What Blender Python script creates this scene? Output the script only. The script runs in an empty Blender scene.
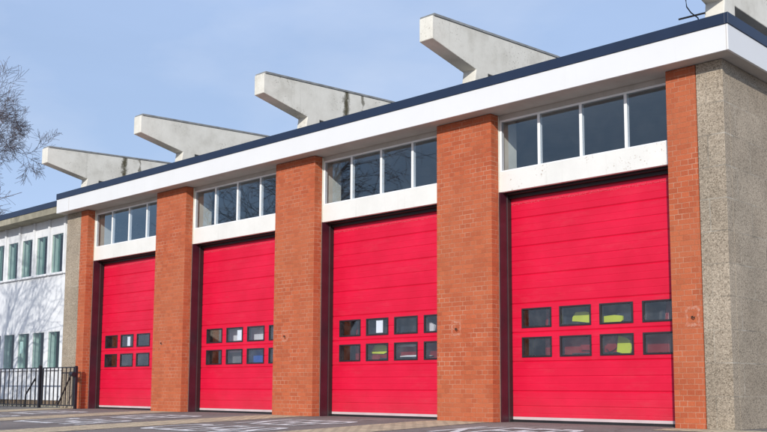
import bpy, bmesh, math, random
from mathutils import Vector, Matrix

R = math.radians
random.seed(7)
scene = bpy.context.scene
col = scene.collection

# ------------------------------------------------------------------ units
# the plan was surveyed in its own unit (1 unit = 1.13 m); U() gives metres,
# x along the facade, y into the building, z up from the foot of the piers
S = 1.13
DEPTH = 11.0
X0, Z0 = 10.0, 0.597
def U(x, y, z): return Vector(((x - X0) * S, y * S, (z - Z0) * S))
SLOPE, YB = 0.03, -0.3
def gz(y):                       # apron height (plan units)
    if y >= YB: return Z0
    return Z0 + SLOPE * (max(y, -16) - YB)

# ------------------------------------------------------------------ materials
def new_mat(name):
    m = bpy.data.materials.new(name); m.use_nodes = True
    nt = m.node_tree; nt.nodes.clear()
    out = nt.nodes.new('ShaderNodeOutputMaterial')
    b = nt.nodes.new('ShaderNodeBsdfPrincipled')
    nt.links.new(b.outputs[0], out.inputs[0])
    return m, nt, b, out
def N(nt, t, **kw):
    n = nt.nodes.new(t)
    for k, v in kw.items():
        if k in n.inputs: n.inputs[k].default_value = v
        else: setattr(n, k, v)
    return n
def ramp(nt, fac, stops):
    r = nt.nodes.new('ShaderNodeValToRGB')
    el = r.color_ramp.elements
    while len(el) < len(stops): el.new(0.5)
    for e, (p, c) in zip(el, stops):
        e.position = p; e.color = c if len(c) == 4 else (*c, 1)
    nt.links.new(fac, r.inputs[0]); return r.outputs[0]
def mixc(nt, fac, a, b, mode='MIX'):
    n = nt.nodes.new('ShaderNodeMix'); n.data_type = 'RGBA'; n.blend_type = mode
    def put(s, v):
        if hasattr(v, 'is_linked') or hasattr(v, 'links'): nt.links.new(v, s)
        elif isinstance(v, (int, float)): s.default_value = v
        else: s.default_value = (*v, 1) if len(v) == 3 else v
    put(n.inputs[0], fac); put(n.inputs[6], a); put(n.inputs[7], b)
    return n.outputs[2]
def noise(nt, vec, scale, detail=4, rough=.55, out=0):
    n = N(nt, 'ShaderNodeTexNoise'); n.inputs['Scale'].default_value = scale
    n.inputs['Detail'].default_value = detail; n.inputs['Roughness'].default_value = rough
    if vec is not None: nt.links.new(vec, n.inputs['Vector'])
    return n.outputs[out]
def coord(nt, which='Object', scale=None):
    c = nt.nodes.new('ShaderNodeTexCoord').outputs[which]
    if scale:
        m = N(nt, 'ShaderNodeMapping'); m.inputs['Scale'].default_value = scale
        nt.links.new(c, m.inputs['Vector']); return m.outputs[0]
    return c
def bump(nt, b, h, strength=.3, dist=.01):
    n = N(nt, 'ShaderNodeBump'); n.inputs['Strength'].default_value = strength
    n.inputs['Distance'].default_value = dist
    nt.links.new(h, n.inputs['Height']); nt.links.new(n.outputs[0], b.inputs['Normal'])

def plain(name, c, rough=.6, metal=0, var=.12, scale=3, spec=.5, dirt=None):
    m, nt, b, out = new_mat(name)
    o = coord(nt)
    f = noise(nt, o, scale, 5)
    lo = tuple(x * (1 - var) for x in c); hi = tuple(min(1, x * (1 + var)) for x in c)
    cc = ramp(nt, f, [(.3, lo), (.7, hi)])
    if dirt:
        s = noise(nt, coord(nt, 'Object', (7, 7, .5)), 1.2, 6, .7)
        cc = mixc(nt, ramp(nt, s, [(.55, (0, 0, 0)), (.85, (dirt[1],) * 3)]), cc, dirt[0])
    nt.links.new(cc, b.inputs['Base Color'])
    b.inputs['Roughness'].default_value = rough; b.inputs['Metallic'].default_value = metal
    b.inputs['Specular IOR Level'].default_value = spec
    return m

def brick_mat():
    m, nt, b, out = new_mat('red_brick')
    uv = coord(nt, 'UV'); o = coord(nt)
    wob = noise(nt, o, 9, 2, out=1)
    w = N(nt, 'ShaderNodeVectorMath', operation='MULTIPLY_ADD')
    nt.links.new(wob, w.inputs[0]); w.inputs[1].default_value = (.007, .007, 0); nt.links.new(uv, w.inputs[2])
    t = N(nt, 'ShaderNodeTexBrick'); t.offset = .5; t.squash = .5; t.squash_frequency = 2
    nt.links.new(w.outputs[0], t.inputs['Vector'])
    t.inputs['Scale'].default_value = 1; t.inputs['Brick Width'].default_value = .225
    t.inputs['Row Height'].default_value = .075; t.inputs['Mortar Size'].default_value = .0062
    t.inputs['Mortar Smooth'].default_value = .3; t.inputs['Bias'].default_value = -.1
    t.inputs['Color1'].default_value = (.49, .115, .046, 1); t.inputs['Color2'].default_value = (.33, .064, .026, 1)
    # pointing: pale in places, weathered to brick colour in others
    pn = noise(nt, o, 2.6, 5, .65)
    mort = ramp(nt, pn, [(.38, (.36, .115, .055)), (.68, (.62, .37, .26))])
    nt.links.new(mort, t.inputs['Mortar'])
    big = noise(nt, o, .9, 5, .6)
    fine = noise(nt, o, 55, 3, .6)
    c = mixc(nt, ramp(nt, big, [(.35, (0, 0, 0)), (.7, (.5, .5, .5))]), t.outputs['Color'], (.44, .15, .072))
    c = mixc(nt, .28, c, ramp(nt, fine, [(.3, (.36, .088, .038)), (.7, (.52, .155, .078))]), 'MIX')
    c = mixc(nt, ramp(nt, noise(nt, coord(nt, 'Object', (5, 5, .8)), 1.1, 5, .7), [(.58, (0, 0, 0)), (.8, (.35, .35, .35))]), c, (.20, .07, .035))
    nt.links.new(c, b.inputs['Base Color'])
    b.inputs['Roughness'].default_value = .88; b.inputs['Specular IOR Level'].default_value = .25
    inv = N(nt, 'ShaderNodeMath', operation='MULTIPLY_ADD'); nt.links.new(t.outputs['Fac'], inv.inputs[0])
    inv.inputs[1].default_value = -1.0; nt.links.new(fine, inv.inputs[2])
    bump(nt, b, inv.outputs[0], .6, .008)
    return m

def pebble_mat(name='pebble_dash', joints=True, tint=(1, 1, 1)):
    m, nt, b, out = new_mat(name)
    o = coord(nt); uv = coord(nt, 'UV')
    v = N(nt, 'ShaderNodeTexVoronoi'); v.inputs['Scale'].default_value = 72; nt.links.new(o, v.inputs['Vector'])
    k = lambda c: tuple(a * t for a, t in zip(c, tint))
    sep = N(nt, 'ShaderNodeSeparateColor'); nt.links.new(v.outputs['Color'], sep.inputs[0])
    c = ramp(nt, sep.outputs[0], [(0, k((.18, .145, .105))), (.22, k((.36, .30, .235))), (.6, k((.475, .40, .315))), (1, k((.59, .51, .41)))])
    c = mixc(nt, ramp(nt, v.outputs['Distance'], [(.3, (0, 0, 0)), (.8, (.6, .6, .6))]), c, k((.25, .22, .18)))
    big = noise(nt, o, .8, 6, .65)
    c = mixc(nt, 1, c, ramp(nt, big, [(.3, (.72, .71, .69)), (.7, (1.08, 1.06, 1.03))]), 'MULTIPLY')
    if joints:
        w = N(nt, 'ShaderNodeVectorMath', operation='MULTIPLY_ADD'); nt.links.new(noise(nt, o, 3, 2, out=1), w.inputs[0])
        w.inputs[1].default_value = (.02, .01, 0); nt.links.new(uv, w.inputs[2])
        t = N(nt, 'ShaderNodeTexBrick'); nt.links.new(w.outputs[0], t.inputs['Vector'])
        t.inputs['Scale'].default_value = 1; t.inputs['Brick Width'].default_value = .88; t.inputs['Row Height'].default_value = .44
        t.inputs['Mortar Size'].default_value = .010; t.inputs['Mortar Smooth'].default_value = .4
        t.inputs['Color1'].default_value = (1, 1, 1, 1); t.inputs['Color2'].default_value = (.86, .85, .84, 1); t.inputs['Mortar'].default_value = (1, 1, 1, 1)
        c = mixc(nt, 1, c, t.outputs['Color'], 'MULTIPLY')
        brk = noise(nt, o, 1.7, 4)
        j = N(nt, 'ShaderNodeMath', operation='MULTIPLY'); nt.links.new(t.outputs['Fac'], j.inputs[0])
        nt.links.new(ramp(nt, brk, [(.40, (.1, .1, .1)), (.58, (.65, .65, .65))]), j.inputs[1])
        c = mixc(nt, j.outputs[0], c, ramp(nt, noise(nt, o, 2.3, 3), [(.42, (.13, .115, .095)), (.6, (.46, .43, .37))]))
    nt.links.new(c, b.inputs['Base Color']); b.inputs['Roughness'].default_value = .92
    b.inputs['Specular IOR Level'].default_value = .25
    bump(nt, b, v.outputs['Distance'], -.35, .008)
    return m

def concrete_mat(stained=False):
    m, nt, b, out = new_mat('stained_concrete' if stained else 'cast_concrete')
    o = coord(nt)
    base = ramp(nt, noise(nt, o, 2.2, 8, .65), [(.28, (.54, .515, .45)), (.5, (.69, .665, .595)), (.75, (.77, .745, .675))])
    runs = noise(nt, coord(nt, 'Object', (6, 6, .35)), 1.0, 6, .7)
    c = mixc(nt, ramp(nt, runs, [(.58, (0, 0, 0)), (.85, (.5, .5, .5))]), base, (.33, .31, .26))
    pits = noise(nt, o, 26, 3, .6)
    patch = noise(nt, o, 1.3, 3)
    pm = N(nt, 'ShaderNodeMath', operation='MULTIPLY')
    nt.links.new(ramp(nt, pits, [(.60, (0, 0, 0)), (.68, (1, 1, 1))]), pm.inputs[0])
    nt.links.new(ramp(nt, patch, [(.5, (0, 0, 0)), (.62, (.8, .8, .8))]), pm.inputs[1])
    c = mixc(nt, pm.outputs[0], c, (.19, .17, .13))
    if stained:          # mossy runs below the leaking joints of the capping
        sp = N(nt, 'ShaderNodeSeparateXYZ'); nt.links.new(o, sp.inputs[0])
        jit = noise(nt, o, 7, 5, .7)
        for yc, wd, st_ in ((1.10 - DEPTH/2, .085, 1.0), (1.52 - DEPTH/2, .03, .75)):
            a = N(nt, 'ShaderNodeMath', operation='SUBTRACT'); nt.links.new(sp.outputs[1], a.inputs[0]); a.inputs[1].default_value = yc*S
            ab = N(nt, 'ShaderNodeMath', operation='ABSOLUTE'); nt.links.new(a.outputs[0], ab.inputs[0])
            ad = N(nt, 'ShaderNodeMath', operation='MULTIPLY_ADD'); nt.links.new(jit, ad.inputs[0]); ad.inputs[1].default_value = -.30; nt.links.new(ab.outputs[0], ad.inputs[2])
            k = ramp(nt, ad.outputs[0], [(0, (st_,)*3), (wd, (0, 0, 0))])
            sh = N(nt, 'ShaderNodeMath', operation='ADD'); nt.links.new(ad.outputs[0], sh.inputs[0]); sh.inputs[1].default_value = .15
            k = ramp(nt, sh.outputs[0], [(.0, (st_,)*3), (wd*.5, (st_*.8,)*3), (wd*1.2, (0, 0, 0))])
            c = mixc(nt, k, c, (.085, .075, .045))
    nt.links.new(c, b.inputs['Base Color']); b.inputs['Roughness'].default_value = .85
    b.inputs['Specular IOR Level'].default_value = .3
    bump(nt, b, noise(nt, o, 18, 6, .7), .35, .01)
    return m

def render_wall_mat():
    m, nt, b, out = new_mat('white_render')
    o = coord(nt)
    c = ramp(nt, noise(nt, o, 1.1, 7, .65), [(.3, (.63, .65, .68)), (.6, (.78, .79, .805))])
    st = noise(nt, coord(nt, 'Object', (5, 5, .6)), 1.0, 6, .7)
    c = mixc(nt, ramp(nt, st, [(.55, (0, 0, 0)), (.8, (.4, .4, .4))]), c, (.48, .49, .49))
    nt.links.new(c, b.inputs['Base Color']); b.inputs['Roughness'].default_value = .8
    bump(nt, b, noise(nt, o, 40, 4, .7), .3, .006)
    return m

def lintel_mat(flaky):
    m, nt, b, out = new_mat('flaking_white_paint' if flaky else 'white_paint')
    o = coord(nt)
    c = ramp(nt, noise(nt, o, 1.6, 6, .6), [(.3, (.70, .69, .655)), (.7, (.80, .79, .755))])
    f = noise(nt, o, 30, 3, .6)
    z = noise(nt, o, 2.4, 3, .6)
    k = N(nt, 'ShaderNodeMath', operation='MULTIPLY')
    nt.links.new(ramp(nt, f, [(.60, (0, 0, 0)), (.66, (1, 1, 1))]), k.inputs[0])
    nt.links.new(ramp(nt, z, [(.50 if flaky else .66, (0, 0, 0)), (.58 if flaky else .8, (.9, .9, .9))]), k.inputs[1])
    c = mixc(nt, k.outputs[0], c, (.36, .27, .20))
    runs = noise(nt, coord(nt, 'Object', (9, 9, .5)), 1.0, 5, .7)
    c = mixc(nt, ramp(nt, runs, [(.58, (0, 0, 0)), (.85, (.45, .45, .45))]), c, (.47, .44, .38))
    nt.links.new(c, b.inputs['Base Color']); b.inputs['Roughness'].default_value = .55
    bump(nt, b, noise(nt, o, 9, 5, .6), .1, .01)
    return m

def glass_mat(name, tint, refl=1.0, wav=.05, scale=1.6, dust=.06, gcol=(1, 1, 1)):
    m, nt, b, out = new_mat(name); nt.nodes.remove(b)
    tr = N(nt, 'ShaderNodeBsdfTransparent'); tr.inputs[0].default_value = (*tint, 1)
    gl = N(nt, 'ShaderNodeBsdfGlossy'); gl.inputs['Roughness'].default_value = .02; gl.inputs[0].default_value = (*gcol, 1)
    fr = N(nt, 'ShaderNodeFresnel'); fr.inputs['IOR'].default_value = 1.5
    o = coord(nt)
    bp = N(nt, 'ShaderNodeBump'); bp.inputs['Strength'].default_value = wav; bp.inputs['Distance'].default_value = .05
    nt.links.new(noise(nt, o, scale, 2), bp.inputs['Height'])
    nt.links.new(bp.outputs[0], gl.inputs['Normal'])
    mu = N(nt, 'ShaderNodeMath', operation='MULTIPLY'); mu.inputs[1].default_value = 1.9 * refl; mu.use_clamp = True
    nt.links.new(fr.outputs[0], mu.inputs[0])
    ge = N(nt, 'ShaderNodeNewGeometry')          # only the outer face of the pane mirrors; the inner one just passes light
    bf = N(nt, 'ShaderNodeMath', operation='SUBTRACT'); bf.inputs[0].default_value = 1; nt.links.new(ge.outputs['Backfacing'], bf.inputs[1])
    m2 = N(nt, 'ShaderNodeMath', operation='MULTIPLY'); nt.links.new(mu.outputs[0], m2.inputs[0]); nt.links.new(bf.outputs[0], m2.inputs[1]); mu = m2
    mx = N(nt, 'ShaderNodeMixShader'); nt.links.new(mu.outputs[0], mx.inputs[0])
    nt.links.new(tr.outputs[0], mx.inputs[1]); nt.links.new(gl.outputs[0], mx.inputs[2])
    # dust film
    df = N(nt, 'ShaderNodeBsdfDiffuse'); df.inputs[0].default_value = (.45, .45, .43, 1)
    mx2 = N(nt, 'ShaderNodeMixShader'); nt.links.new(ramp(nt, noise(nt, o, 3.5, 6, .7), [(.45, (0, 0, 0)), (.85, (dust,)*3)]), mx2.inputs[0])
    nt.links.new(mx.outputs[0], mx2.inputs[1]); nt.links.new(df.outputs[0], mx2.inputs[2])
    nt.links.new(mx2.outputs[0], out.inputs[0])
    return m

def door_mat():
    m, nt, b, out = new_mat('crimson_door_paint')
    o = coord(nt)
    c = ramp(nt, noise(nt, o, 1.2, 4, .6), [(.3, (.59, .004, .032)), (.7, (.72, .007, .047))])
    d = noise(nt, coord(nt, 'Object', (1.5, 1, 14)), 1.0, 4, .6)
    c = mixc(nt, ramp(nt, d, [(.5, (0, 0, 0)), (.8, (.3, .3, .3))]), c, (.53, .006, .03))
    sep = N(nt, 'ShaderNodeSeparateXYZ'); nt.links.new(o, sep.inputs[0])
    # road dirt splashed up the lowest panel
    mr = N(nt, 'ShaderNodeMapRange'); nt.links.new(sep.outputs[2], mr.inputs[0])
    mr.inputs[1].default_value = 0; mr.inputs[2].default_value = .55; mr.inputs[3].default_value = .22; mr.inputs[4].default_value = 0
    k = N(nt, 'ShaderNodeMath', operation='MULTIPLY'); nt.links.new(mr.outputs[0], k.inputs[0]); nt.links.new(noise(nt, o, 5, 5, .7), k.inputs[1])
    c = mixc(nt, k.outputs[0], c, (.30, .16, .13))
    # thin pale pink speckled line just below the head of the door
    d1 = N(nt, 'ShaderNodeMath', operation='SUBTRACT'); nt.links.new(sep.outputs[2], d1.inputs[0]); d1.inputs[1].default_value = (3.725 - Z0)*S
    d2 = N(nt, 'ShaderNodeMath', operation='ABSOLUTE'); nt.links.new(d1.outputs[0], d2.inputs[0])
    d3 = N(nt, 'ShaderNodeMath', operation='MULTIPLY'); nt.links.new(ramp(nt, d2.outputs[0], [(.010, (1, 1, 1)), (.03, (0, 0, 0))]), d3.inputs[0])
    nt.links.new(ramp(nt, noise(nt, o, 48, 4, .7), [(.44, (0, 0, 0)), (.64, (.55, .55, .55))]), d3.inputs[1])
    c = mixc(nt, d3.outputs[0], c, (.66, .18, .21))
    # chalking and hand-height scuffs
    sc_ = noise(nt, coord(nt, 'Object', (.6, 1, 2.5)), 2.0, 7, .75)
    c = mixc(nt, ramp(nt, sc_, [(.52, (0, 0, 0)), (.8, (.16, .16, .16))]), c, (.62, .16, .17))
    nt.links.new(c, b.inputs['Base Color']); b.inputs['Roughness'].default_value = .42
    b.inputs['Specular IOR Level'].default_value = .35
    bump(nt, b, noise(nt, o, 1.1, 3), .10, .03)
    return m

def asphalt_mat():
    m, nt, b, out = new_mat('worn_asphalt')
    o = coord(nt)
    f = noise(nt, o, 60, 4, .7); g = noise(nt, o, .5, 6, .65)
    c = ramp(nt, g, [(.3, (.15, .135, .125)), (.55, (.21, .19, .175)), (.75, (.29, .26, .235))])
    c = mixc(nt, 1, c, ramp(nt, f, [(.25, (.55, .55, .55)), (.75, (1.45, 1.43, 1.4))]), 'MULTIPLY')
    c = mixc(nt, ramp(nt, noise(nt, o, 1.7, 4), [(.6, (0, 0, 0)), (.72, (.7, .7, .7))]), c, (.10, .09, .085))
    ve = N(nt, 'ShaderNodeTexVoronoi', feature='DISTANCE_TO_EDGE'); ve.inputs['Scale'].default_value = .45
    wv = N(nt, 'ShaderNodeVectorMath', operation='MULTIPLY_ADD'); nt.links.new(noise(nt, o, 1.5, 5, .7, out=1), wv.inputs[0]); wv.inputs[1].default_value = (.9, .9, 0); nt.links.new(o, wv.inputs[2])
    nt.links.new(wv.outputs[0], ve.inputs['Vector'])
    c = mixc(nt, ramp(nt, ve.outputs['Distance'], [(.003, (.5, .5, .5)), (.009, (0, 0, 0))]), c, (.06, .055, .05))
    c = mixc(nt, ramp(nt, noise(nt, o, .9, 3, .5), [(.64, (0, 0, 0)), (.70, (.6, .6, .6))]), c, (.07, .065, .06))
    nt.links.new(c, b.inputs['Base Color']); b.inputs['Roughness'].default_value = .9
    bump(nt, b, f, .6, .012)
    return m

def sett_mat():
    m, nt, b, out = new_mat('stone_setts')
    o = coord(nt)
    t = N(nt, 'ShaderNodeTexBrick'); nt.links.new(o, t.inputs['Vector'])
    t.inputs['Scale'].default_value = 1; t.inputs['Brick Width'].default_value = .22; t.inputs['Row Height'].default_value = .12
    t.inputs['Mortar Size'].default_value = .012
    t.inputs['Color1'].default_value = (.74, .61, .40, 1); t.inputs['Color2'].default_value = (.52, .43, .29, 1); t.inputs['Mortar'].default_value = (.2, .17, .12, 1)
    c = mixc(nt, ramp(nt, noise(nt, o, 6, 5, .7), [(.45, (0, 0, 0)), (.7, (.6, .6, .6))]), t.outputs['Color'], (.30, .26, .18))
    nt.links.new(c, b.inputs['Base Color']); b.inputs['Roughness'].default_value = .9
    iv = N(nt, 'ShaderNodeMath', operation='SUBTRACT'); iv.inputs[0].default_value = 1; nt.links.new(t.outputs['Fac'], iv.inputs[1])
    bump(nt, b, iv.outputs[0], .8, .02)
    return m

def paint_mark_mat():
    m, nt, b, out = new_mat('worn_road_paint')
    o = coord(nt)
    f = noise(nt, o, 14, 6, .75)
    c = mixc(nt, ramp(nt, f, [(.52, (0, 0, 0)), (.68, (1, 1, 1))]), (.72, .72, .70), (.20, .19, .175))
    nt.links.new(c, b.inputs['Base Color']); b.inputs['Roughness'].default_value = .8
    return m

def residue_mat():
    m, nt, b, out = new_mat('pale_mortar_residue'); o = coord(nt)
    c = ramp(nt, noise(nt, o, 22, 5, .75), [(.42, (.44, .125, .058)), (.66, (.50, .27, .20))])
    nt.links.new(c, b.inputs['Base Color']); b.inputs['Roughness'].default_value = .9
    return m

def bark_mat(name, a, bb):
    m, nt, b, out = new_mat(name); o = coord(nt)
    c = ramp(nt, noise(nt, coord(nt, 'Object', (8, 8, 1.5)), 1.5, 5, .7), [(.3, a), (.7, bb)])
    nt.links.new(c, b.inputs['Base Color']); b.inputs['Roughness'].default_value = .9
    return m

M = dict(
    brick=brick_mat(), pebble=pebble_mat(), concrete=concrete_mat(), concrete_st=concrete_mat(True), render=render_wall_mat(),
    lintel=lintel_mat(False), lintel_flaky=lintel_mat(True),
    fascia=plain('white_fascia_board', (.72, .72, .72), .45, var=.02, scale=1.2, dirt=((.62, .60, .56), .25)),
    soffit=plain('off_white_soffit', (.50, .46, .42), .8, var=.1, scale=2, dirt=((.32, .27, .22), .5)),
    navy=plain('navy_trim', (.010, .021, .052), .4, var=.12, scale=2),
    frame=plain('white_window_frame', (.84, .84, .84), .45, var=.05),
    maroon=plain('maroon_frame_paint', (.050, .012, .022), .35, var=.25),
    header=plain('dark_header_paint', (.020, .009, .009), .5, var=.3),
    guide=plain('grey_door_guide', (.10, .095, .095), .4, .6),
    rubber=plain('black_rubber', (.016, .015, .017), .45, var=.2),
    seal=plain('pale_bottom_rail', (.62, .50, .50), .5, .1, var=.1),
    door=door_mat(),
    wframe=plain('black_vision_frame', (.022, .018, .022), .4, var=.2),
    glass=glass_mat('clerestory_glass', (.93, .96, .985), 1.45, .012, .8, .02, (.74, .92, 1.0)),
    dglass=glass_mat('door_window_glass', (.94, .95, .97), 1.2, .03, 1.5),
    wglass=glass_mat('wing_window_glass', (.86, .95, .92), .55, .04, 1.6, .02),
    lead=plain('grey_lead_capping', (.27, .27, .26), .55, .2, var=.3, scale=5),
    moss=plain('dark_moss', (.055, .05, .03), .95, var=.5, scale=14),
    steel=plain('rusty_hook', (.06, .035, .025), .6, .4, var=.3),
    residue=residue_mat(),
    plaster=plain('cream_plaster', (.74, .70, .60), .85),
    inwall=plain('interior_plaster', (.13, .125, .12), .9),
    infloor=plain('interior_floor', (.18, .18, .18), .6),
    roofdeck=plain('roof_felt', (.06, .06, .065), .9),
    black=plain('black_railing_paint', (.014, .013, .018), .4, var=.3, scale=8),
    asphalt=asphalt_mat(), sett=sett_mat(), mark=paint_mark_mat(),
    plinth=plain('brown_plinth_brick', (.17, .125, .085), .9, var=.35, scale=6),
    eave=plain('weathered_concrete_eave', (.30, .275, .205), .9, var=.35, scale=2.5, dirt=((.10, .09, .05), .7)),
    wingstone=pebble_mat('wing_stone', False, (.9, .9, .92)),
    curtain=plain('teal_curtain', (.035, .10, .095), .9, var=.25, scale=4),
    net=plain('pale_curtain', (.17, .25, .24), .9, var=.15, scale=4),
    paper=plain('white_paper', (.82, .83, .84), .8, var=.03),
    ered=plain('engine_red', (.22, .010, .012), .35),
    eyel=plain('fluorescent_yellow', (.54, .64, .03), .6),
    ewhite=plain('vehicle_white', (.70, .71, .72), .35),
    eblue=plain('vehicle_blue', (.02, .10, .42), .35),
    edark=plain('vehicle_dark_glass', (.02, .025, .03), .1),
    egrey=plain('vehicle_grey', (.16, .165, .17), .5),
    lamp=plain('lamp_lens', (.55, .55, .55), .15),
    bark=bark_mat('twig_bark', (.085, .07, .078), (.17, .145, .155)),
)

# ------------------------------------------------------------------ mesh builder
class MB:
    """Collects faces in plan units; build() links them as ONE mesh object."""
    def __init__(s): s.v = []; s.f = []; s.m = []
    def add(s, vs, fs, mi=0):
        b = len(s.v); s.v += [Vector(v) for v in vs]
        s.f += [tuple(i + b for i in f) for f in fs]; s.m += [mi] * len(fs)
    def box(s, x0, x1, y0, y1, z0, z1, mi=0):
        s.add([(x0,y0,z0),(x1,y0,z0),(x1,y1,z0),(x0,y1,z0),(x0,y0,z1),(x1,y0,z1),(x1,y1,z1),(x0,y1,z1)],
              [(0,3,2,1),(4,5,6,7),(0,1,5,4),(1,2,6,5),(2,3,7,6),(3,0,4,7)], mi)
    def prism_yz(s, pts, x0, x1, mi=0):            # pts: polygon in (y, z)
        n = len(pts)
        s.add([(x0, y, z) for y, z in pts] + [(x1, y, z) for y, z in pts],
              [tuple(range(n)), tuple(range(2*n-1, n-1, -1))] + [(i, n+i, n+(i+1) % n, (i+1) % n) for i in range(n)], mi)
    def prism_xz(s, pts, y0, y1, mi=0):
        n = len(pts)
        s.add([(x, y0, z) for x, z in pts] + [(x, y1, z) for x, z in pts],
              [tuple(range(n)), tuple(range(2*n-1, n-1, -1))] + [(i, n+i, n+(i+1) % n, (i+1) % n) for i in range(n)], mi)
    def tube(s, pts, radii, n=6, mi=0):
        pts = [Vector(p) for p in pts]
        if isinstance(radii, (int, float)): radii = [radii] * len(pts)
        b = len(s.v); t0 = None
        for i, p in enumerate(pts):
            t = (pts[min(i+1, len(pts)-1)] - pts[max(i-1, 0)]).normalized()
            a = Vector((0,0,1)) if abs(t.z) < .9 else Vector((1,0,0))
            u = t.cross(a).normalized(); w = t.cross(u)
            for k in range(n):
                g = 2*math.pi*k/n
                s.v.append(p + (u*math.cos(g) + w*math.sin(g))*radii[i])
        for i in range(len(pts)-1):
            for k in range(n):
                s.f.append((b+i*n+k, b+i*n+(k+1) % n, b+(i+1)*n+(k+1) % n, b+(i+1)*n+k)); s.m.append(mi)
        s.f.append(tuple(b+k for k in range(n-1, -1, -1))); s.m.append(mi)
        s.f.append(tuple(b+(len(pts)-1)*n+k for k in range(n))); s.m.append(mi)
    def lathe_x(s, prof, c, n=24, mi=0):           # profile (dx, r) turned about the x axis
        b = len(s.v)
        for dx, r in prof:
            for k in range(n):
                g = 2*math.pi*k/n
                s.v.append(Vector((c[0]+dx, c[1]+r*math.cos(g), c[2]+r*math.sin(g))))
        for i in range(len(prof)-1):
            for k in range(n):
                s.f.append((b+i*n+k, b+i*n+(k+1) % n, b+(i+1)*n+(k+1) % n, b+(i+1)*n+k)); s.m.append(mi)
        s.f.append(tuple(b+k for k in range(n))); s.m.append(mi)
        s.f.append(tuple(b+(len(prof)-1)*n+k for k in range(n-1, -1, -1))); s.m.append(mi)
    def build(s, name, mats, parent=None, origin=None, bevel=0, smooth=False, top=None):
        """origin: plan point the mesh is centred on (top-level meshes and the parent's base)."""
        if not isinstance(mats, (list, tuple)): mats = [mats]
        me = bpy.data.meshes.new(name)
        if parent is not None: base = Vector(parent['_base'])
        else: base = U(*origin) if origin else U(X0, 0, Z0)
        me.from_pydata([tuple(U(*v) - base) for v in s.v], [], s.f)
        for m in mats: me.materials.append(m)
        for p, mi in zip(me.polygons, s.m): p.material_index = mi
        bm = bmesh.new(); bm.from_mesh(me); bmesh.ops.recalc_face_normals(bm, faces=bm.faces); bm.to_mesh(me); bm.free()
        uv = me.uv_layers.new(name='UVMap')
        for p in me.polygons:
            n = p.normal; a = max(range(3), key=lambda i: abs(n[i]))
            for li in p.loop_indices:
                w = me.vertices[me.loops[li].vertex_index].co + base
                uv.data[li].uv = ((w.y + 40.1125, w.z) if a == 0 else (w.x + 40, w.y + 40) if a == 1 and False else (w.x + 40, w.z) if a == 1 else (w.x + 40, w.y + 40))
            if smooth: p.use_smooth = True
        ob = bpy.data.objects.new(name, me); col.objects.link(ob)
        if parent is not None: ob.parent = parent
        else: ob.location = base
        ob['_base'] = tuple(base)
        if bevel:
            md = ob.modifiers.new('edge_wear', 'BEVEL'); md.width = bevel; md.segments = 2
            md.limit_method = 'ANGLE'; md.angle_limit = R(40)
        return ob

def tag(o, label=None, cat=None, group=None, kind=None):
    if label: o['label'] = label
    if cat: o['category'] = cat
    if group: o['group'] = group
    if kind: o['kind'] = kind
    return o
def thing(name, at, label, cat, group=None):
    o = bpy.data.objects.new(name, None); o.empty_display_size = .2; col.objects.link(o)
    o.location = U(*at); o['_base'] = tuple(U(*at))
    return tag(o, label, cat, group)
def copy_part(src, parent, dx):            # a copy of a part (and its sub-parts) moved dx plan units along the facade
    c = src.copy(); col.objects.link(c); c.parent = parent
    c.location = src.location + Vector((dx * S, 0, 0))
    for ch in [x for x in src.children]:
        d = ch.copy(); col.objects.link(d); d.parent = c
    return c

# ------------------------------------------------------------------ plan numbers
B, W, D = 3.7587, 1.0248, 2.7339
L = [2.98, 6.0136, 9.7723, 13.5310, 17.2897]       # left edges of the brick piers
Rr = [3.2796, 7.0383, 10.7971, 14.5558, 17.68]     # right edges
XL, XC = 2.35, 18.025                              # outer corners of the stone cladding
ZS = 5.0                                           # soffit
DEPTH = 11.0

# ------------------------------------------------------------------ setting
def ground():
    mb = MB()
    ys = [(-900, gz(-16)), (-16, gz(-16)), (YB, Z0), (900, Z0)]
    xs = [-900, -40, 60, 900]
    vs = [(x, y, z) for y, z in ys for x in xs]
    fs = [(j*4+i, j*4+i+1, (j+1)*4+i+1, (j+1)*4+i) for j in range(3) for i in range(3)]
    mb.add(vs, fs)
    tag(mb.build('ground', M['asphalt']), kind='structure')
ground()

def slab(name, x0, x1, y0, y1, lift, mat):
    mb = MB(); n = 10
    ys = sorted(set([y0 + (y1-y0)*i/n for i in range(n+1)] + ([YB] if y0 < YB < y1 else [])))
    vs = []
    for y in ys: vs += [(x0, y, gz(y)+lift), (x1, y, gz(y)+lift)]
    mb.add(vs, [(2*i, 2*i+1, 2*i+3, 2*i+2) for i in range(len(ys)-1)])
    return tag(mb.build(name, mat), kind='structure')
for k in range(5):
    x0, x1 = (L[k]-.02, Rr[k]+.02) if k not in (0, 4) else ((XL-.1, Rr[0]+.05) if k == 0 else (L[4]-.02, XC+1.6))
    slab('paving_strip', x0, x1, -6.5 if k < 4 else -.55, .0, .004, M['sett'])

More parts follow.
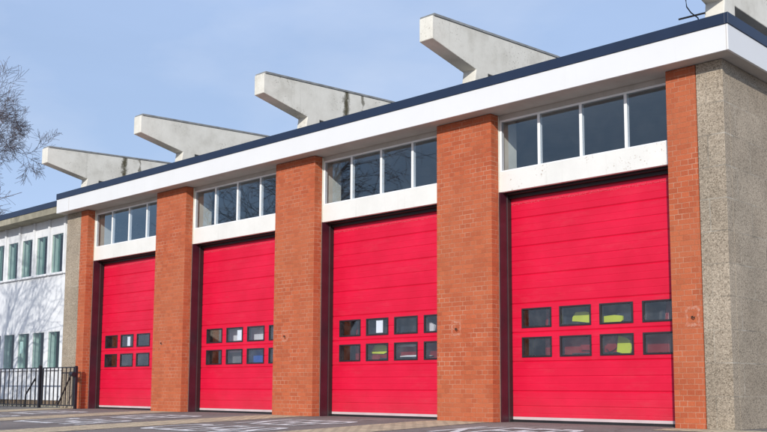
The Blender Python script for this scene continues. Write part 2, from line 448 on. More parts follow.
def marking(k):
    cu = bpy.data.curves.new('marking_text', 'FONT'); cu.body = 'KEEP\nCLEAR'; cu.align_x = 'CENTER'
    cu.size = 1.0; cu.space_line = .95; cu.offset = .012
    ob = bpy.data.objects.new('marking_text', cu); col.objects.link(ob)
    me = ob.to_mesh()
    vs = [v.co.copy() for v in me.vertices]; fs = [tuple(p.vertices) for p in me.polygons]
    ob.to_mesh_clear(); bpy.data.objects.remove(ob); bpy.data.curves.remove(cu)
    xs = [v.x for v in vs]; w = max(xs) - min(xs); cx = (max(xs)+min(xs))/2
    ytop = max(v.y for v in vs); yb = min(v.y for v in vs)
    c = Rr[k] + D/2
    mb = MB(); out = []
    for v in vs:
        x = c + (v.x - cx) / w * 2.25
        y = -.95 - (ytop - v.y) / (ytop - yb) * 2.6
        out.append((x, y, gz(y) + .005))
    mb.add(out, fs)
    tag(mb.build('road_marking', M['mark']), kind='structure')
for k in range(4): marking(k)

# ------------------------------------------------------------------ the fire station
st = thing('fire_station', ((XL+XC)/2, DEPTH/2, Z0), 'long brick fire station with four crimson bay doors and concrete roof beams', 'fire station')
# piers
for k in range(5):
    mb = MB(); mb.box(L[k], Rr[k], 0, .172, Z0, ZS); mb.build('brick_pier', M['brick'], st, bevel=.004)
# concrete columns standing behind the piers
for k in range(5):
    a, b_ = (L[k], Rr[k]) if 0 < k < 4 else ((XL+.15, Rr[0]) if k == 0 else (L[4], XC-.15))
    mb = MB(); mb.box(a, b_ - .002, .173, .62, Z0, ZS - .002); mb.build('column', M['plaster'], st)
# stone cladding of the two ends
mb = MB(); mb.box(XL, L[0]-.008, .004, .172, Z0, ZS); mb.box(XL, XL+.14, .172, DEPTH, Z0, ZS)
mb.build('end_wall', M['pebble'], st)
mb = MB(); mb.box(Rr[4]+.008, XC, .004, .172, Z0, ZS); mb.box(XC-.14, XC, .172, DEPTH, Z0, ZS)
mb.build('end_wall', M['pebble'], st, bevel=.006)
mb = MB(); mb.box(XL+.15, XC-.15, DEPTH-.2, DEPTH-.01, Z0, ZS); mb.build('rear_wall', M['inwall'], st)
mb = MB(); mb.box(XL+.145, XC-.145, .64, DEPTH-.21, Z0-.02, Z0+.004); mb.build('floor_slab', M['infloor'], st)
# roof: soffit board, fascia, navy trim, deck
o, XRF, XLF = .2532, 18.2237, 2.307
mb = MB(); mb.box(XLF+.012, XRF-.012, -o+.012, DEPTH+.1, ZS+.006, ZS+.05); mb.build('soffit', M['soffit'], st)
mb = MB(); t = .03
mb.box(XLF+t, XRF-t, -o, -o+t, ZS, 5.312)
mb.box(XRF-t, XRF, -o, DEPTH+.13, ZS, 5.312); mb.box(XLF, XLF+t, -o, DEPTH+.13, ZS, 5.312)
mb.build('fascia', M['fascia'], st, bevel=.003)
mb = MB(); e = .012
mb.box(XLF+t, XRF-t, -o-e, -o+t, 5.314, 5.449)
mb.box(XRF-t, XRF+e, -o-e, DEPTH+.13, 5.314, 5.449); mb.box(XLF-e, XLF+t, -o-e, DEPTH+.13, 5.314, 5.449)
mb.build('roof_trim', M['navy'], st, bevel=.003)
for xj in (2.86, 18.2):      # board joints in the fascia
    mb = MB(); mb.box(xj, xj+.006, -o-.003, -o-.0005, ZS+.004, 5.311); mb.build('fascia_joint', M['soffit'], st)
mb = MB(); mb.box(XLF+t+.01, XRF-t-.01, -o+t+.01, DEPTH+.1, 5.30, 5.41); mb.build('roof_deck', M['roofdeck'], st)

# roof beams, each over its pier
def beam(c, k):
    hw = .125
    prof = [(-.83, 6.34), (-.83, 6.0), (.16, 5.785), (.10, 5.40), (.45, 5.40), (.45, 5.785), (9.6, 5.72), (10.2, 6.0), (10.2, 6.56), (2.3, 6.51)]
    mb = MB(); mb.prism_yz(prof, c-hw, c+hw)
    ob = mb.build('roof_beam', M['concrete_st' if k in (0, 2) else 'concrete'], st, bevel=.012)
    cp = MB(); cp.prism_yz([(-.80, 6.342), (2.3, 6.512), (10.2, 6.562), (10.2, 6.592), (2.3, 6.545), (-.80, 6.376)], c-hw-.012, c+hw+.012)
    cp.build('capping', M['lead'], ob)
    return ob
ctr = [2.77, 6.526, 10.285, 14.043, 17.89]
beams = [beam(c, k) for k, c in enumerate(ctr)]
# lightning conductor tape hanging by the last beam
mb = MB(); mb.tube([(17.70,.10,5.95), (17.62,-.06,5.83), (17.62,-.04,5.74), (17.64,.03,5.68), (17.66,.17,5.65), (17.7,.22,5.45)], .008, 6)
mb.tube([(17.52,-.06,5.60), (17.70,.10,5.66), (17.78,.13,5.67)], .012, 6)
mb.build('conductor_cable', M['rubber'], beams[4])

# clerestory windows, lintels, doors: one bay built, three copied
x0, x1 = Rr[3], L[4]
def clerestory():
    yf = .204; zb, zt = 4.170, 4.935
    mb = MB(); fw = .034
    mb.box(x0+.002, x0+fw, yf, yf+.06, zb, zt); mb.box(x1-fw, x1-.002, yf, yf+.06, zb, zt)
    mb.box(x0+fw, x1-fw, yf, yf+.06, zt-.03, zt); mb.box(x0+fw, x1-fw, yf, yf+.06, zb, zb+.018)
    pw = (x1-x0)/4
    for i in (1, 2, 3): mb.box(x0+i*pw-.021, x0+i*pw+.021, yf-.002, yf+.06, zb+.018, zt-.03)
    fr = mb.build('clerestory_window', M['frame'], st, bevel=.003)
    for i in range(4):
        a = x0 + i*pw + (.021 if i else fw); b_ = x0 + (i+1)*pw - (.021 if i < 3 else fw)
        g = MB(); g.box(a-.008, b_+.008, yf+.005, yf+.010, zb+.01, zt-.022); g.build('pane', M['glass'], fr)
    return fr
cl = clerestory()
mb = MB(); mb.box(x0+.002, x1-.002, .196, .30, 4.936, ZS+.004); head = mb.build('head_board', M['soffit'], st)
mb = MB(); mb.box(x0+.002, x1-.002, .196, .26, 3.873, 4.168); lintel3 = mb.build('lintel', M['lintel_flaky'], st, bevel=.004)
tag(lintel3, 'white lintel with flaking traces of removed lettering')
mb = MB(); mb.box(x0+.002, x1-.002, .196, .26, 3.873, 4.168); lintel = mb.build('lintel', M['lintel'], st, bevel=.004)
lintel.location.x -= B*S
mb = MB(); mb.box(x0+.002, x1-.002, .262, .43, 3.884, 4.16); mb.box(x0+.002, x1-.002, .37, .425, 3.80, 3.884); mb.box(x0+.002, x1-.002, .30, .37, 3.845, 3.884); header = mb.build('door_header', M['header'], st)

def door_jamb(sx, s):
    mb = MB()
    def bx(a, b_, y0, y1, mi):
        q = sorted((sx+s*a, sx+s*b_)); mb.box(q[0], q[1], y0, y1, Z0, 3.871, mi)
    bx(.001, .030, .174, .326, 0); bx(.001, .040, .326, .343, 1); bx(.001, .034, .343, .425, 2)
    return mb.build('door_jamb', [M['maroon'], M['guide'], M['rubber']], st)
jamb_a, jamb_b = door_jamb(x0, 1), door_jamb(x1, -1)

def door():
    yd = .43; zb = Z0 + .07; ph = .41; mb = MB()
    a, b_ = x0+.012, x1-.012
    # profile in (y, z): sectional panels with joints, mid ribs and fine swages
    pr = []
    n = 8
    for p in range(n):
        z = .6175 + .055*(p == 0) + p*.4125*(p > 0); zt_ = .6175 + (p+1)*.4125
        zlo = z
        pr += [(yd+.012, zlo), (yd+.001, zlo+.016)] if p else [(yd, zlo)]
        for q, dp, hh in ((.25, .002, .007), (.5, .0055, .010), (.75, .002, .007)):
            zz = .6175 + p*.4125 + q*.4125
            pr += [(yd, zz-hh), (yd+dp, zz-hh*.2), (yd+dp, zz+hh*.2), (yd, zz+hh)]
        pr += [(yd, zt_-.012), (yd+.012, zt_)]
    prof = pr + [(yd+.06, pr[-1][1]), (yd+.06, pr[0][1])]
    # rectangular holes for the two window rows: split the door in strips along x where needed
    cols = [x0 + .198 + i*.6335 for i in range(4)]; ww = .503
    rows = [(1.505, 1.790), (1.920, 2.200)]
    xs = [a] + [v for c in cols for v in (c+.02, c+ww-.02)] + [b_]
    zcuts = sorted(set([z for r in rows for z in (r[0]+.02, r[1]-.02)]))
    # resample the profile with the row edges inserted
    pts = []
    for (ya, za), (yb2, zb2) in zip(pr, pr[1:]):
        pts.append((ya, za))
        for zc in zcuts:
            if za < zc < zb2: pts.append((ya+(yb2-ya)*(zc-za)/(zb2-za), zc))
    pts.append(pr[-1])
    vs = [(x, y, z) for y, z in pts for x in xs]; nx = len(xs); fs = []
    hole = lambda i, zm: (i % 2 == 1) and any(r[0]+.02 < zm < r[1]-.02 for r in rows)
    for j in range(len(pts)-1):
        zm = (pts[j][1]+pts[j+1][1])/2
        for i in range(nx-1):
            if not hole(i, zm): fs.append((j*nx+i, j*nx+i+1, (j+1)*nx+i+1, (j+1)*nx+i))
    mb.add(vs, fs)
    # back skin
    zlo = [pts[0][1]] + zcuts + [pts[-1][1]]
    for j in range(len(zlo)-1):
        for i in range(nx-1):
            if not hole(i, (zlo[j]+zlo[j+1])/2):
                mb.add([(xs[i], yd+.06, zlo[j]), (xs[i+1], yd+.06, zlo[j]), (xs[i+1], yd+.06, zlo[j+1]), (xs[i], yd+.06, zlo[j+1])], [(0, 1, 2, 3)])
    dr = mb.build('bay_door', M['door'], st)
    sb = MB(); sb.box(a, b_, yd-.006, yd+.05, Z0+.036, .6715); sb.build('bottom_rail', M['seal'], dr)
    sb = MB(); sb.box(a+.01, b_-.01, yd+.002, yd+.045, Z0+.002, Z0+.035); sb.build('rubber_seal', M['rubber'], dr)
    for c in cols:
        for (za, zz) in rows:
            fm = MB(); f = .024; y0, y1 = yd-.010, yd+.066
            rr = .05
            fm.box(c, c+f, y0, y1, za, zz); fm.box(c+ww-f, c+ww, y0, y1, za, zz)
            fm.box(c+f, c+ww-f, y0, y1, zz-f, zz); fm.box(c+f, c+ww-f, y0, y1, za, za+f)
            fm.box(c+f-.004, c+ww-f+.004, yd+.006, yd+.010, za+f-.004, zz-f+.004, 1)
            fm.build('door_window', [M['wframe'], M['dglass']], dr, bevel=.004)
    return dr
dr = door()
for j in (1, 2, 3):
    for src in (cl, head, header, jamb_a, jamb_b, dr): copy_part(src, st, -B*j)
    if j > 1: copy_part(lintel, st, -B*(j-1))

# marks left on the piers where small plates were fixed, each with its hook
def residue(cx, cz, w, h, seed):
    rnd = random.Random(seed); mb = MB(); n = 44
    o_, i_ = [], []
    for j in range(n):
        f = j/n*2*math.pi
        qx = max(-1, min(1, 1.35*math.cos(f)))*w/2; qz = max(-1, min(1, 1.35*math.sin(f)))*h/2
        a, b_ = rnd.uniform(.95, 1.15), rnd.uniform(.62, .86)
        o_.append((cx+qx*a, cz+qz*a)); i_.append((cx+qx*b_, cz+qz*b_))
    vs = [(x, -.003, z) for x, z in o_+i_] + [(x, .002, z) for x, z in o_+i_]
    fs = []
    for j in range(n):
        k = (j+1) % n
        fs += [(j, k, n+k, n+j), (2*n+j, 3*n+j, 3*n+k, 2*n+k), (j, 2*n+j, 2*n+k, k), (n+j, n+k, 3*n+k, 3*n+j)]
    mb.add(vs, fs)
    ob = mb.build('mortar_residue', M['residue'], st)
    hk = MB(); hk.tube([(cx, .0, cz), (cx, -.03, cz-.005), (cx+.03, -.04, cz-.02), (cx+.045, -.03, cz-.01)], .008, 6); hk.build('hook', M['steel'], ob)
for cx, cz, w, h, s in ((6.33, 1.945, .10, .08, 1), (10.08, 1.955, .15, .18, 2), (13.90, 1.93, .17, .2, 3), (17.555, 1.93, .17, .23, 4)): residue(cx, cz, w, h, s)

# ------------------------------------------------------------------ paper notices taped inside the door glass
def notice(x, z, w, h, label, y=.43+.0115, cat='notice'):
    mb = MB(); mb.box(x-w/2, x+w/2, y, y+.003, z-h/2, z+h/2)
    return tag(mb.build('paper_notice', M['paper'], None, (x, y, z)), label, cat)
door_col = lambda k, c: Rr[k] + .198 + c*.6335 + .2515
notice(door_col(2, 1)+.04, 2.06, .15, .20, 'white paper notice in the upper window row of the second door from the right')
notice(door_col(1, 1)+.13, 2.05, .13, .19, 'white paper notice taped inside the upper row of the second door from the left')
notice(door_col(0, 1)+.05, 2.05, .11, .20, 'white paper notice in the upper middle window of the leftmost door')

# ------------------------------------------------------------------ vehicles parked behind the doors
def wheels(root, xs, ys, r, matt):
    for x, s in xs:
        for y in ys:
            t = MB(); t.lathe_x([(-.11*s, r*.62), (-.11*s, r*.95), (-.07*s, r), (.07*s, r), (.11*s, r*.95), (.11*s, r*.62)], (x, y, Z0+r), 24)
            wh = t.build('wheel', M['rubber'], root, smooth=False)
            q = MB(); q.lathe_x([(-.06*s, r*.62), (.075*s, r*.60), (.055*s, r*.25), (.09*s, r*.22), (.09*s, .02)], (x, y, Z0+r), 16); q.build('rim', matt, wh)
def engine(c, y0, label, blocks):
    g = thing('fire_engine', (c, y0+3, Z0), label, 'fire engine', 'vehicles parked behind the bay doors')
    hw = .98; f = Z0
    mb = MB()
    mb.prism_yz([(y0, f+.38), (y0-.03, f+1.25), (y0+.14, f+2.45), (y0+.30, f+2.62), (y0+2.0, f+2.62), (y0+2.0, f+.38)], c-hw, c+hw)
    mb.build('cab', M['ered'], g, bevel=.05)
    mb = MB(); mb.box(c-hw, c+hw, y0+2.03, y0+6.2, f+.45, f+2.7); mb.build('body', M['ered'], g, bevel=.03)
    mb = MB(); mb.prism_yz([(y0-.035, f+1.36), (y0+.105, f+2.30), (y0+.13, f+2.30), (y0, f+1.36)], c-hw+.08, c+hw-.08); mb.build('windscreen', M['edark'], g)
    mb = MB(); mb.box(c-hw-.02, c+hw+.02, y0-.14, y0+.1, f+.30, f+.62); mb.build('bumper', M['ewhite'], g, bevel=.02)
    mb = MB(); mb.box(c-.5, c+.5, y0-.045, y0-.01, f+.72, f+.86); mb.box(c-.5, c+.5, y0-.045, y0-.01, f+.90, f+.96); mb.build('grille', M['edark'], g)
    for s in (-1, 1):
        q = MB(); q.box(c+s*.76-.15, c+s*.76+.15, y0-.05, y0-.005, f+.68, f+.86); q.build('headlight', M['lamp'], g, bevel=.01)
        q = MB(); q.tube([(c+s*(hw-.02), y0+.12, f+2.3), (c+s*(hw+.2), y0-.1, f+2.3), (c+s*(hw+.2), y0-.1, f+1.9)], .02, 6)
        q.box(c+s*(hw+.2)-.10, c+s*(hw+.2)+.10, y0-.13, y0-.07, f+1.55, f+1.95); q.build('mirror', M['edark'], g)
    mb = MB()
    for i, (a, b_, za, zb_, k) in enumerate(blocks):
        rq = random.Random(i + int(c*10)); w_, h_ = b_-a, zb_-za
        poly = [(c+a+w_*u+rq.uniform(-.10, .10)*w_, f+za+h_*v+rq.uniform(-.12, .12)*h_) for u, v in ((0, .1), (.35, 0), (.8, .05), (1, .3), (.95, .8), (.7, 1), (.2, .92), (.03, .6))]
        mb.prism_xz(poly, y0-.052-.004*i, y0+.03, k)
    mb.build('front_marking', [M['eyel'], M['ered'], M['ewhite']], g)
    for s in (-1, 1):
        q = MB(); xx = c+s*hw
        for i in range(13): q.box(min(xx, xx+s*.012), max(xx, xx+s*.012), y0+.15+i*.45, y0+.147+(i+1)*.45, f+.95, f+1.35, i % 2)
        q.build('side_stripe', [M['eyel'], M['ered']], g)
    mb = MB(); mb.box(c-.7, c+.7, y0+.6, y0+.85, f+2.63, f+2.8); mb.build('light_bar', M['eblue'], g, bevel=.03)
    wheels(g, [(c-hw+.12, -1), (c+hw-.12, 1)], [y0+1.0, y0+4.8], .42, M['egrey'])
engine(15.95, .68, 'red fire engine with fluorescent yellow front markings behind the rightmost door',
       ((-.48, -.16, 1.38, 1.53, 0), (-.06, .30, 1.33, 1.47, 0), (-.34, -.10, .98, 1.15, 1), (.06, .20, .98, 1.17, 1), (.21, .44, .94, 1.17, 0)))
engine(12.10, .68, 'red fire engine with yellow and white front markings behind the second door from the right',
       ((-.56, -.20, 1.02, 1.18, 0), (-.19, -.06, .93, 1.18, 1), (-.56, -.34, .93, 1.015, 1), (.06, .50, 1.13, 1.165, 2), (.06, .80, .97, .995, 2), (.62, .85, 1.33, 1.5, 2)))
def truck(c, y0):
    g = thing('service_truck', (c, y0+2.4, Z0), 'white flat fronted truck with a blue front panel behind the second door from the left', 'truck', 'vehicles parked behind the bay doors')
    hw = .95; f = Z0
    mb = MB(); mb.prism_yz([(y0, f+.34), (y0-.02, f+1.55), (y0+.12, f+2.30), (y0+.35, f+2.45), (y0+1.7, f+2.45), (y0+1.7, f+.34)], c-hw, c+hw)
    mb.build('cab', M['ewhite'], g, bevel=.06)
    mb = MB(); mb.box(c-hw, c+hw, y0+1.75, y0+5.2, f+.45, f+2.7); mb.build('body', M['ewhite'], g, bevel=.03)
    mb = MB(); mb.prism_yz([(y0-.012, f+1.64), (y0+.098, f+2.25), (y0+.13, f+2.25), (y0+.02, f+1.64)], c-hw+.1, c+hw-.1); mb.build('windscreen', M['edark'], g)
    mb = MB(); mb.box(c-hw-.02, c+hw+.02, y0-.09, y0+.1, f+.26, f+.55); mb.build('bumper', M['egrey'], g, bevel=.03)
    mb = MB(); mb.box(c-.68, c-.10, y0-.035, y0+.02, f+.85, f+1.14); mb.build('grille', M['egrey'], g)
    mb = MB(); mb.box(c-.04, c+.80, y0-.032, y0+.02, f+.80, f+1.17); mb.build('front_panel', M['eblue'], g)
    for s in (-1, 1):
        q = MB(); q.box(c+s*.74-.14, c+s*.74+.14, y0-.035, y0+.02, f+.6, f+.76); q.build('headlight', M['lamp'], g, bevel=.015)
        xx = c+s*hw
        q = MB(); q.box(min(xx, xx+s*.008), max(xx, xx+s*.008), y0+.35, y0+1.2, f+1.5, f+2.2); q.build('side_window', M['edark'], g)
    wheels(g, [(c-hw+.12, -1), (c+hw-.12, 1)], [y0+.9, y0+4.1], .38, M['egrey'])
truck(8.40, .66)

# ------------------------------------------------------------------ the office wing on the left
wg = thing('office_wing', (-4, 4, Z0), 'white rendered two storey office wing with tall narrow windows left of the brick bays', 'office block')
YW, XWL, XWR = .6, -9.0, XL-.004
pitch, hw_ = .785, .305
cxs = [1.575 - pitch*i for i in range(13)]
rows = [(1.515, 2.42), (3.835, 4.815)]
zs = [.75, 1.515, 2.42, 3.835, 4.815, 5.40]
xs = [XWL] + sorted([v for c in cxs for v in (c-hw_, c+hw_)]) + [XWR]
mb = MB()
for j in range(5):
    if j in (1, 3):
        for i in range(0, len(xs)-1, 2): mb.box(xs[i], xs[i+1], YW, YW+.22, zs[j], zs[j+1])
    else: mb.box(XWL, XWR, YW, YW+.22, zs[j], zs[j+1])
mb.build('wall', M['render'], wg)
mb = MB(); mb.box(XWL, XWR, YW+.02, YW+.2, Z0-.02, .75); mb.build('plinth', M['plinth'], wg)
# pilaster strips rising from the upper sills to the eave
for i, c in enumerate(cxs):
    x = c - pitch/2
    mb = MB(); mb.box(x-.035, x+.035, YW-.05, YW-.001, 3.80, 5.20); mb.build('pilaster', M['render'], wg, bevel=.005)
def wing_window(c, za, zb_, src=None):
    a, b_ = c-hw_, c+hw_; f = .018; y0, y1 = YW+.004, YW+.07
    mb = MB()
    mb.box(a+.001, a+f, y0, y1, za+.001, zb_-.001); mb.box(b_-f, b_-.001, y0, y1, za+.001, zb_-.001)
    mb.box(a+f, b_-f, y0, y1, zb_-f, zb_-.001); mb.box(a+f, b_-f, y0, y1, za+.001, za+f)
    mb.box(c-.009, c+.009, y0+.02, y1, za+f, zb_-f, 1)
    fr = mb.build('window', [M['frame'], M['net']], wg)
    g = MB(); g.box(a+f-.004, b_-f+.004, y0+.012, y0+.016, za+f-.004, zb_-f+.004); g.build('pane', M['wglass'], fr)
    s_ = MB(); s_.box(a-.05, b_+.05, YW-.06, YW-.001, za-.045, za-.002); s_.build('sill', M['frame'], fr, bevel=.004)
    rnd = random.Random(int(c*100)+int(za*10))
    for side in (-1, 1):
        cw = rnd.uniform(.05, .13); e0 = c+side*(hw_-.02); n = 22
        q = MB(); vs = []
        for i in range(n+1):
            xx = e0 - side*cw*i/n; yy = YW+.30+.018*math.sin(i*1.5)
            vs += [(xx, yy, za+.01), (xx, yy, zb_-.02)]
        q.add(vs, [(2*i, 2*i+1, 2*i+3, 2*i+2) for i in range(n)])
        q.build('curtain', M['curtain'] if rnd.random() < .65 else M['net'], fr)
for c in cxs:
    for za, zb_ in rows: wing_window(c, za, zb_)
mb = MB(); mb.box(XWL-.1, XWR, .20, 6.0, 5.185, 5.338); mb.build('eave', M['eave'], wg, bevel=.006)
mb = MB(); mb.box(XWL-.1, XWR, .188, 6.0, 5.341, 5.48); mb.build('roof_trim', M['navy'], wg)
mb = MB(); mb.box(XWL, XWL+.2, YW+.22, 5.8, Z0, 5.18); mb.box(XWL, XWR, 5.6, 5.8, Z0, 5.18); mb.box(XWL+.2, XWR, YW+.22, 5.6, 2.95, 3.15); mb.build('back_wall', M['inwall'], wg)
notice(cxs[3]-.13, 2.06, .16, .30, 'framed white sign in a lower window of the white office wing', y=YW+.024, cat='sign')

# ------------------------------------------------------------------ railings in front of the wing
YR = -.22
def railing():
    g = thing('railing', (-.6, YR, Z0), 'black upright bar railing in front of the white office wing', 'railing')
    xa, xb = -3.2, 1.80; zt = 1.505; zb_ = .645
    q = MB(); q.box(xa, xb, YR-.018, YR+.018, zt-.022, zt); q.build('top_rail', M['black'], g)
    q = MB(); q.box(xa, xb, YR-.018, YR+.018, zb_, zb_+.022); q.build('bottom_rail', M['black'], g)
    n = int((xb-xa)/.222)
    for i in range(n):
        x = xb - .2 - i*.222
        q = MB(); q.tube([(x, YR, Z0+.01), (x, YR, zt-.012)], .0145, 6); q.build('bar', M['black'], g)
    for x in (xb+.01, xa):
        q = MB(); q.box(x-.03, x+.03, YR-.03, YR+.03, Z0, zt+.03); q.prism_xz([(x-.03, zt+.03), (x+.03, zt+.03), (x, zt+.06)], YR-.03, YR+.03)
        q.build('post', M['black'], g)
    q = MB(); q.tube([(1.20, YR-.06, Z0+.01), (1.26, YR-.05, .90), (1.66, YR-.03, 1.27)], .02, 6); q.build('brace', M['black'], g)
railing()
def gate():
    g = thing('gate', (2.65, YR, Z0), 'black barred gate latched to the leftmost brick pier', 'gate')
    xa, xb = 1.92, 3.36; zt = 1.505; zb_ = .655
    q = MB(); q.box(xa, xb, YR-.016, YR+.016, zt-.024, zt); q.box(xa, xb, YR-.016, YR+.016, zb_, zb_+.024)
    q.box(xa, xa+.03, YR-.017, YR+.017, zb_+.025, zt-.025); q.box(xb-.03, xb, YR-.017, YR+.017, zb_+.025, zt-.025); q.build('frame', M['black'], g)
    for i in range(7):
        x = xa + .18*(i+1)
        q = MB(); q.tube([(x, YR, zb_+.01), (x, YR, zt-.012)], .0145, 6); q.build('bar', M['black'], g)
    q = MB(); q.box(3.40, 3.455, YR-.028, YR+.028, Z0, zt-.01); q.prism_xz([(3.40, zt-.01), (3.455, zt-.01), (3.4275, zt+.02)], YR-.028, YR+.028); q.build('post', M['black'], g)
    q = MB(); q.box(3.22, 3.36, YR-.05, YR-.018, 1.30, 1.40); q.tube([(3.26, YR-.06, 1.35), (3.46, YR-.06, 1.35)], .02, 8)
    q.lathe_x([(-.04, .05), (.04, .05)], (3.43, YR-.075, 1.34), 14); q.build('latch', M['black'], g)
    q = MB(); q.tube([(2.74, YR-.03, .69), (3.23, YR-.03, 1.29)], .018, 6); q.build('brace', M['black'], g)
gate()
# low concrete edging under the gate
mb = MB(); mb.box(XWL, XL-.02, .42, .56, Z0-.02, Z0+.035); tag(mb.build('kerb', M['eave'], bevel=.006), kind='structure')

# ------------------------------------------------------------------ bare trees
def tree(name, at, height, seed, label, spread=1.0, trunk_r=.22, levels=5, lean=(0, 0), first=.3, min_r=.006, twigs=1.0):
    rnd = random.Random(seed)
    g = thing(name, at, label, 'tree', 'bare winter trees')
    tr, cr = MB(), MB()
    base = Vector(at)
    def grow(p, d, ln, r, lev):
        n = 5 if lev < 2 else 4 if lev < levels-1 else 3
        pts = [p.copy()]; rad = [r]
        q = p.copy(); dd = d.copy()
        for i in range(n):
            dd = (dd + Vector((rnd.gauss(0, .13), rnd.gauss(0, .13), rnd.gauss(0, .10) + (.05 if lev < 3 else -.02)))).normalized()
            q = q + dd*ln/n
            pts.append(q.copy()); rad.append(r*(1-(i+1)/n*.62))
        (tr if lev == 0 else cr).tube(pts, [max(min_r, x) for x in rad], 9 if lev == 0 else 6 if lev < 2 else 3)
        if lev >= levels: return
        kids = {0: 9, 1: 7, 2: 6, 3: 5, 4: 5, 5: 4}[lev] if lev else 9
        kids = max(2, int(kids*(twigs if lev >= 3 else 1)))
        for c in range(kids):
            f = rnd.uniform(first if lev == 0 else .25, 1)
            i = min(n-1, int(f*n)); a = pts[i].lerp(pts[i+1], f*n-i)
            ax = (pts[i+1]-pts[i]).normalized()
            ang = rnd.uniform(0, 2*math.pi)
            o1 = ax.orthogonal().normalized(); o2 = ax.cross(o1)
            side = o1*math.cos(ang)+o2*math.sin(ang)
            sp = rnd.uniform(.55, 1.1)*(spread if lev == 0 else 1)
            nd = (ax*math.cos(sp)+side*math.sin(sp)+Vector((lean[0], lean[1], .10 if lev < 2 else .0))*(.25 if lev < 2 else 0)).normalized()
            if lev == 0: nd.z = abs(nd.z)*.7+.1
            nd.normalize()
            grow(a, nd, ln*(.62 if lev else .66)*rnd.uniform(.7, 1.15)*(1.15-.35*f), max(min_r, rad[i]*.58*rnd.uniform(.7, 1)), lev+1)
    grow(base, Vector((0, 0, 1)), height*.62, trunk_r, 0)
    t = tr.build('trunk', M['bark'], g, smooth=True); c = cr.build('crown', M['bark'], g)
    print(name, len(tr.v)+len(cr.v))
    return g
tree('bare_tree', (-23.2, 5.8, Z0), 15.6, 11, 'tall bare winter tree rising behind the white office wing', 1.0, .34, 5, (.5, .0), .25, .0068, 1.7)
tree('bare_tree', (3.6, -6.6, gz(-6.6)), 9.5, 5, 'bare street tree in front of the white office wing', 1.0, .17, 4, (0, 0), .3, .006, .75)

# ------------------------------------------------------------------ light
SUN_EL, SUN_AZ = 23.2, 30.5          # azimuth from the facade's outward normal towards +x
sd = Vector((math.sin(R(SUN_AZ))*math.cos(R(SUN_EL)), -math.cos(R(SUN_AZ))*math.cos(R(SUN_EL)), math.sin(R(SUN_EL))))
sl = bpy.data.lights.new('sun', 'SUN'); sl.energy = 3.7; sl.angle = R(.53); sl.color = (1, .955, .88)
so = bpy.data.objects.new('sun', sl); col.objects.link(so); so.rotation_euler = sd.to_track_quat('Z', 'Y').to_euler(); so.location = (10, -20, 30)
w = bpy.data.worlds.new('World'); scene.world = w; w.use_nodes = True
nt = w.node_tree; nt.nodes.clear()
wo = nt.nodes.new('ShaderNodeOutputWorld'); bg = nt.nodes.new('ShaderNodeBackground')
sky = nt.nodes.new('ShaderNodeTexSky'); sky.sky_type = 'NISHITA'; sky.sun_disc = False
sky.sun_elevation = R(SUN_EL); sky.sun_rotation = math.atan2(sd.x, sd.y)
sky.air_density = 1.0; sky.dust_density = 1.2; sky.ozone_density = 1.6
tc = nt.nodes.new('ShaderNodeTexCoord')
mp = nt.nodes.new('ShaderNodeMapping'); mp.inputs['Scale'].default_value = (1.2, 1.2, 5); nt.links.new(tc.outputs['Generated'], mp.inputs['Vector'])
nz = nt.nodes.new('ShaderNodeTexNoise'); nz.inputs['Scale'].default_value = 1.6; nz.inputs['Detail'].default_value = 6; nt.links.new(mp.outputs[0], nz.inputs['Vector'])
cr_ = nt.nodes.new('ShaderNodeValToRGB'); cr_.color_ramp.elements[0].position = .40; cr_.color_ramp.elements[0].color = (.60, .60, .60, 1)
cr_.color_ramp.elements[1].position = .75; cr_.color_ramp.elements[1].color = (.78, .78, .78, 1); nt.links.new(nz.outputs[0], cr_.inputs[0])
mx = nt.nodes.new('ShaderNodeMix'); mx.data_type = 'RGBA'; nt.links.new(cr_.outputs[0], mx.inputs[0]); nt.links.new(sky.outputs[0], mx.inputs[6])
mx.inputs[7].default_value = (5.35, 7.05, 10.5, 1)      # thin high cloud veil
nz2 = nt.nodes.new('ShaderNodeTexNoise'); nz2.inputs['Scale'].default_value = 2.2; nz2.inputs['Detail'].default_value = 7; nz2.inputs['Roughness'].default_value = .5
mp2 = nt.nodes.new('ShaderNodeMapping'); mp2.inputs['Scale'].default_value = (1, 1.6, 3.2); mp2.inputs['Rotation'].default_value = (.3, .2, .4)
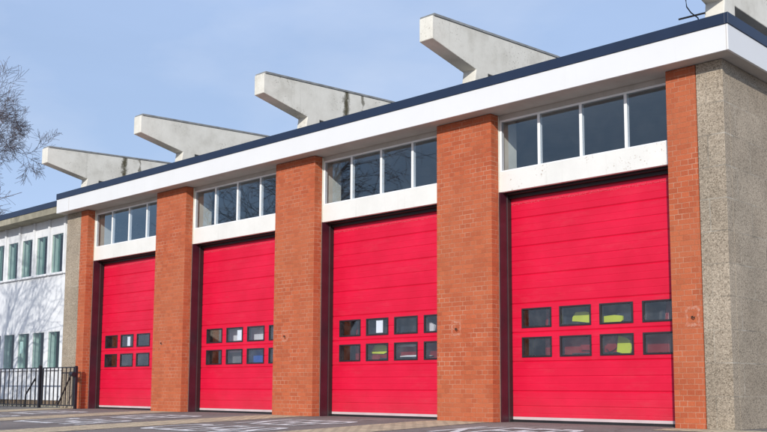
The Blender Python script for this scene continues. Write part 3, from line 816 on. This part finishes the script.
nt.links.new(tc.outputs['Generated'], mp2.inputs['Vector']); nt.links.new(mp2.outputs[0], nz2.inputs['Vector'])
cr2 = nt.nodes.new('ShaderNodeValToRGB'); cr2.color_ramp.elements[0].position = .46; cr2.color_ramp.elements[0].color = (0, 0, 0, 1)
cr2.color_ramp.elements[1].position = .78; cr2.color_ramp.elements[1].color = (.62, .62, .62, 1); nt.links.new(nz2.outputs[0], cr2.inputs[0])
mx2 = nt.nodes.new('ShaderNodeMix'); mx2.data_type = 'RGBA'; nt.links.new(cr2.outputs[0], mx2.inputs[0]); nt.links.new(mx.outputs[2], mx2.inputs[6])
mx2.inputs[7].default_value = (7.3, 8.1, 9.7, 1)
nt.links.new(mx2.outputs[2], bg.inputs[0]); bg.inputs[1].default_value = .10
nt.links.new(bg.outputs[0], wo.inputs[0])

# ------------------------------------------------------------------ camera
cd = bpy.data.cameras.new('camera'); cam = bpy.data.objects.new('camera', cd); col.objects.link(cam)
cd.sensor_width = 36; cd.sensor_fit = 'HORIZONTAL'; cd.lens = 36*977.536/767
cd.shift_x = (383.5-387.177)/767; cd.shift_y = (279.628-216)/767
cd.clip_start = .1; cd.clip_end = 3000
yw, pt, rl = R(-43.6936), R(6.4071), R(.2581)
fw = Vector((math.sin(yw)*math.cos(pt), math.cos(yw)*math.cos(pt), math.sin(pt)))
rt = Vector((math.cos(yw), -math.sin(yw), 0)); up = rt.cross(fw)
rt2 = rt*math.cos(rl)+up*math.sin(rl); up2 = -rt*math.sin(rl)+up*math.cos(rl)
mw = Matrix((rt2, up2, -fw)).transposed().to_4x4(); mw.translation = U(22.95998, -10.93817, 1.04795)
cam.matrix_world = mw
scene.camera = cam

for ob_ in list(bpy.data.objects):
    if '_base' in ob_: del ob_['_base']

scene.render.engine = 'CYCLES'
scene.cycles.max_bounces = 8; scene.cycles.transparent_max_bounces = 12
scene.view_settings.view_transform = 'Standard'; scene.view_settings.look = 'None'
scene.view_settings.exposure = 0.0; scene.view_settings.gamma = 1; scene.view_settings.use_curve_mapping = False
